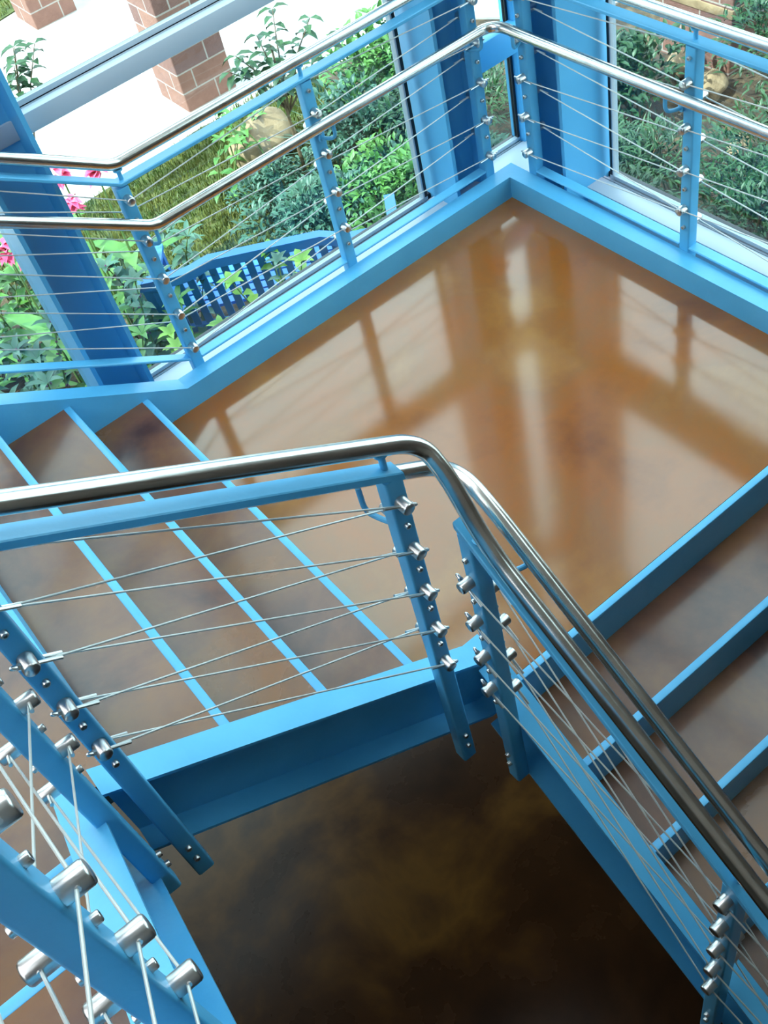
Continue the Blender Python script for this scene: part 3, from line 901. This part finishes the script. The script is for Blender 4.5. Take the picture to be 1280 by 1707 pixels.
# leafy stems
def stemmed(x, y, stems, label, cat, name, m_, ln, w, pair_gap, fruit=None, z=G):
    t = thing(name, (x, y, z), label, cat)
    vs_, fs = [], []; mbs = MB(); fr_ = MB()
    for (sx_, sy_, hx, hy, hh) in stems:
        p0 = Vector((sx_, sy_, -0.02)); p1 = Vector((sx_+hx*0.4, sy_+hy*0.4, hh*0.6)); p2 = Vector((sx_+hx, sy_+hy, hh))
        mbs.tube([p0, p1, p2], [0.010, 0.007, 0.004], 6)
        n_ = max(3, int(hh*0.85/pair_gap)); a0 = random.uniform(0, 6.28)
        for i in range(n_):
            u = 0.15+0.85*i/(n_-1)
            p = p0.lerp(p1, u/0.6) if u < 0.6 else p1.lerp(p2, (u-0.6)/0.4)
            for q in (0, 1):
                a = a0+i*1.57+q*math.pi+random.uniform(-0.3, 0.3)
                d = Vector((math.cos(a), math.sin(a), 0.15+0.55*(u-0.5)))
                leaf(vs_, fs, p, d, (0, 0, 1), ln*random.uniform(0.7, 1.15)*(1.15-0.5*u), w*(1.1-0.4*u), 0.35)
            if fruit and i > n_*0.4 and random.random() < 0.7:
                for _ in range(5):
                    c = p+rdir()*0.02; fr_.tube([c-Vector((0, 0, 0.006)), c, c+Vector((0, 0, 0.006))], [0.003, 0.007, 0.003], 6)
        for q in range(5):
            a = q*1.256+a0; leaf(vs_, fs, p2, Vector((math.cos(a), math.sin(a), 0.7)), (0, 0, 1), ln*0.7, w*0.6, 0.3)
    child('foliage', rawmesh('foliage', vs_, fs, m_), t)
    st = mbs.mesh('stem'); st.materials.append(STEM); child('stem', st, t)
    if fruit and fr_.v:
        fm = fr_.mesh('berry'); fm.materials.append(fruit); child('berry_cluster', fm, t)
    return t
def rs(n, r, h0, h1, lean=0.25):
    return [(random.uniform(-r, r), random.uniform(-r, r), random.uniform(-lean, lean), random.uniform(-lean, lean), random.uniform(h0, h1)) for _ in range(n)]
random.seed(23)
S = [(2.15, -2.55, 9, 0.42, 0.7, 1.05, 'broad leafy plant with purple berries at the left edge', LEAF_T, 0.20, 0.085, PURPLE),
     (1.75, -2.05, 8, 0.35, 0.35, 0.65, 'yellow-green leafy plant low behind the stair stringer at left', LEAF_Y, 0.19, 0.10, None),
     (1.35, -2.75, 8, 0.36, 0.55, 0.95, 'leafy plant left of the broad column with drooping leaves', LEAF_G, 0.20, 0.08, None),
     (0.98, -2.95, 8, 0.30, 0.6, 1.0, 'grey-green plant with purple berries right of the broad column', LEAF_T, 0.17, 0.085, PURPLE),
     (1.02, -2.12, 7, 0.30, 0.35, 0.6, 'green leafy plant right of the broad column foot', LEAF_G, 0.17, 0.085, None),
     (1.02, -1.45, 7, 0.20, 1.0, 1.3, 'yellow-green leafy stems in front of the left half of the bench', LEAF_Y, 0.13, 0.07, None),
     (0.62, -1.42, 7, 0.18, 1.0, 1.3, 'small leafy stems in front of the bench near the second post', LEAF_T, 0.12, 0.06, PURPLE),
     (0.45, -2.05, 3, 0.10, 0.85, 1.05, 'tall vine with round leaves rising across the bench back', LEAF_Y, 0.15, 0.10, None),
     (2.6, -3.3, 8, 0.40, 0.6, 1.0, 'leafy plant behind the berries at the far left edge', LEAF_G, 0.20, 0.09, None),
     (1.65, -3.75, 9, 0.45, 0.5, 0.9, 'broad green plant at the far left between the pink flowers and the berries', LEAF_G, 0.21, 0.10, None),
     (2.35, -4.3, 9, 0.5, 0.6, 1.0, 'broad grey-green plant deepest in the bed at the left edge', LEAF_T, 0.21, 0.10, None),
     (1.2, -4.35, 8, 0.35, 0.4, 0.7, 'green plant behind the pink flower stems beside the grass', LEAF_G, 0.18, 0.08, None),
     (-0.72, -4.30, 9, 0.32, 0.35, 0.6, 'green leafy stems hiding the lower part of the boulder', LEAF_G, 0.15, 0.07, None),
     (0.35, -3.65, 4, 0.12, 0.35, 0.6, 'pale broad-leaved weed on the grass beyond the bench', LEAF_T, 0.22, 0.08, None)]
for x, y, n_, r_, h0, h1, lab, m_, ln, w, fr_ in S:
    stemmed(x, y, rs(n_, r_, h0, h1), lab, 'plant', 'leafy_plant', m_, ln, w, 0.085, fr_)

# canna-like flowers
def flower(x, y, h, label, tilt=(0, 0)):
    t = thing('flowering_plant', (x, y, G), label, 'flower')
    mbs = MB(); top = Vector((tilt[0], tilt[1], h)); mbs.tube([(0, 0, -0.02), top*0.5+Vector((0.01, 0, 0)), top], [0.011, 0.009, 0.006], 8)
    st = mbs.mesh('stem'); st.materials.append(STEM); child('stem', st, t)
    vs_, fs = [], []
    for i in range(7):
        a = i*2.3; leaf(vs_, fs, Vector((0, 0, 0.15+0.09*i)), Vector((math.cos(a), math.sin(a), 0.7)), (0, 0, 1), 0.42, 0.15, 0.3)
    child('foliage', rawmesh('foliage', vs_, fs, LEAF_G), t)
    vs_, fs = [], []
    for i in range(16):
        d = rdir(); d.z = abs(d.z)*0.6
        leaf(vs_, fs, top+Vector((0, 0, random.uniform(-0.07, 0.04))), d, (0, 0, 1), random.uniform(0.07, 0.11), 0.06, 0.4)
    child('flower_head', rawmesh('flower_head', vs_, fs, PINK), t)
    return t
for x, y, h, lab in ((0.83, -3.38, 1.38, 'pink flower under the bend of the upper handrail'), (1.00, -3.62, 1.38, 'pink flower at the edge of the broad column, highest of two'),
                     (1.10, -3.28, 1.32, 'pink flower spike hanging below the rail beside the broad column'), (1.66, -3.12, 1.38, 'pink flowers at the left edge of the picture under the handrail'), (1.60, -2.92, 1.36, 'lower pink flowers beside the left edge and column')):
    flower(x, y, h, lab)

# saplings whose branch ends show against the path
def sapling(x, y, h, tips, label, ln=0.14, w=0.065):
    t = thing('sapling', (x, y, G), label, 'tree')
    mbs = MB(); top = Vector((0, 0, h)); mbs.tube([(0, 0, -0.03), (0.03, 0.02, h*0.5), top], [0.018, 0.013, 0.008], 8)
    vs_, fs = [], []
    for tp in tips:
        tp = Vector(tp)-Vector((x, y, G)); b0 = Vector((0, 0, h*0.55)); mid_ = b0.lerp(tp, 0.55)+Vector((0, 0, 0.08))
        mbs.tube([b0, mid_, tp], [0.009, 0.006, 0.003], 6)
        for i in range(9):
            u = 0.25+0.75*i/8; p = b0.lerp(mid_, u/0.55) if u < 0.55 else mid_.lerp(tp, (u-0.55)/0.45)
            for q in (0, 1):
                a = i*1.9+q*math.pi+random.uniform(-0.4, 0.4)
                leaf(vs_, fs, p, Vector((math.cos(a), math.sin(a), random.uniform(-0.25, 0.3))), (0, 0, 1), ln*random.uniform(0.7, 1.1), w, 0.3)
    child('foliage', rawmesh('foliage', vs_, fs, LEAF_D), t)
    st = mbs.mesh('trunk'); st.materials.append(BARK); child('trunk', st, t)
    return t
sapling(-1.0, -3.95, 1.25, [(-0.93, -4.0, G+1.35), (-1.33, -3.84, G+1.35), (-0.70, -3.98, G+1.30), (-0.62, -4.0, G+1.2), (-0.85, -3.55, G+1.3), (-1.35, -3.5, G+1.3), (-1.2, -4.15, G+1.4)], 'leafy sapling in front of the boulder and the nearer pier')
sapling(0.75, -5.15, 1.45, [(0.46, -5.42, G+1.5), (0.33, -5.3, G+1.5), (0.60, -5.12, G+1.5), (0.5, -5.3, G+1.55)], 'leafy branch ends in front of the path at the upper left edge', 0.13, 0.07)
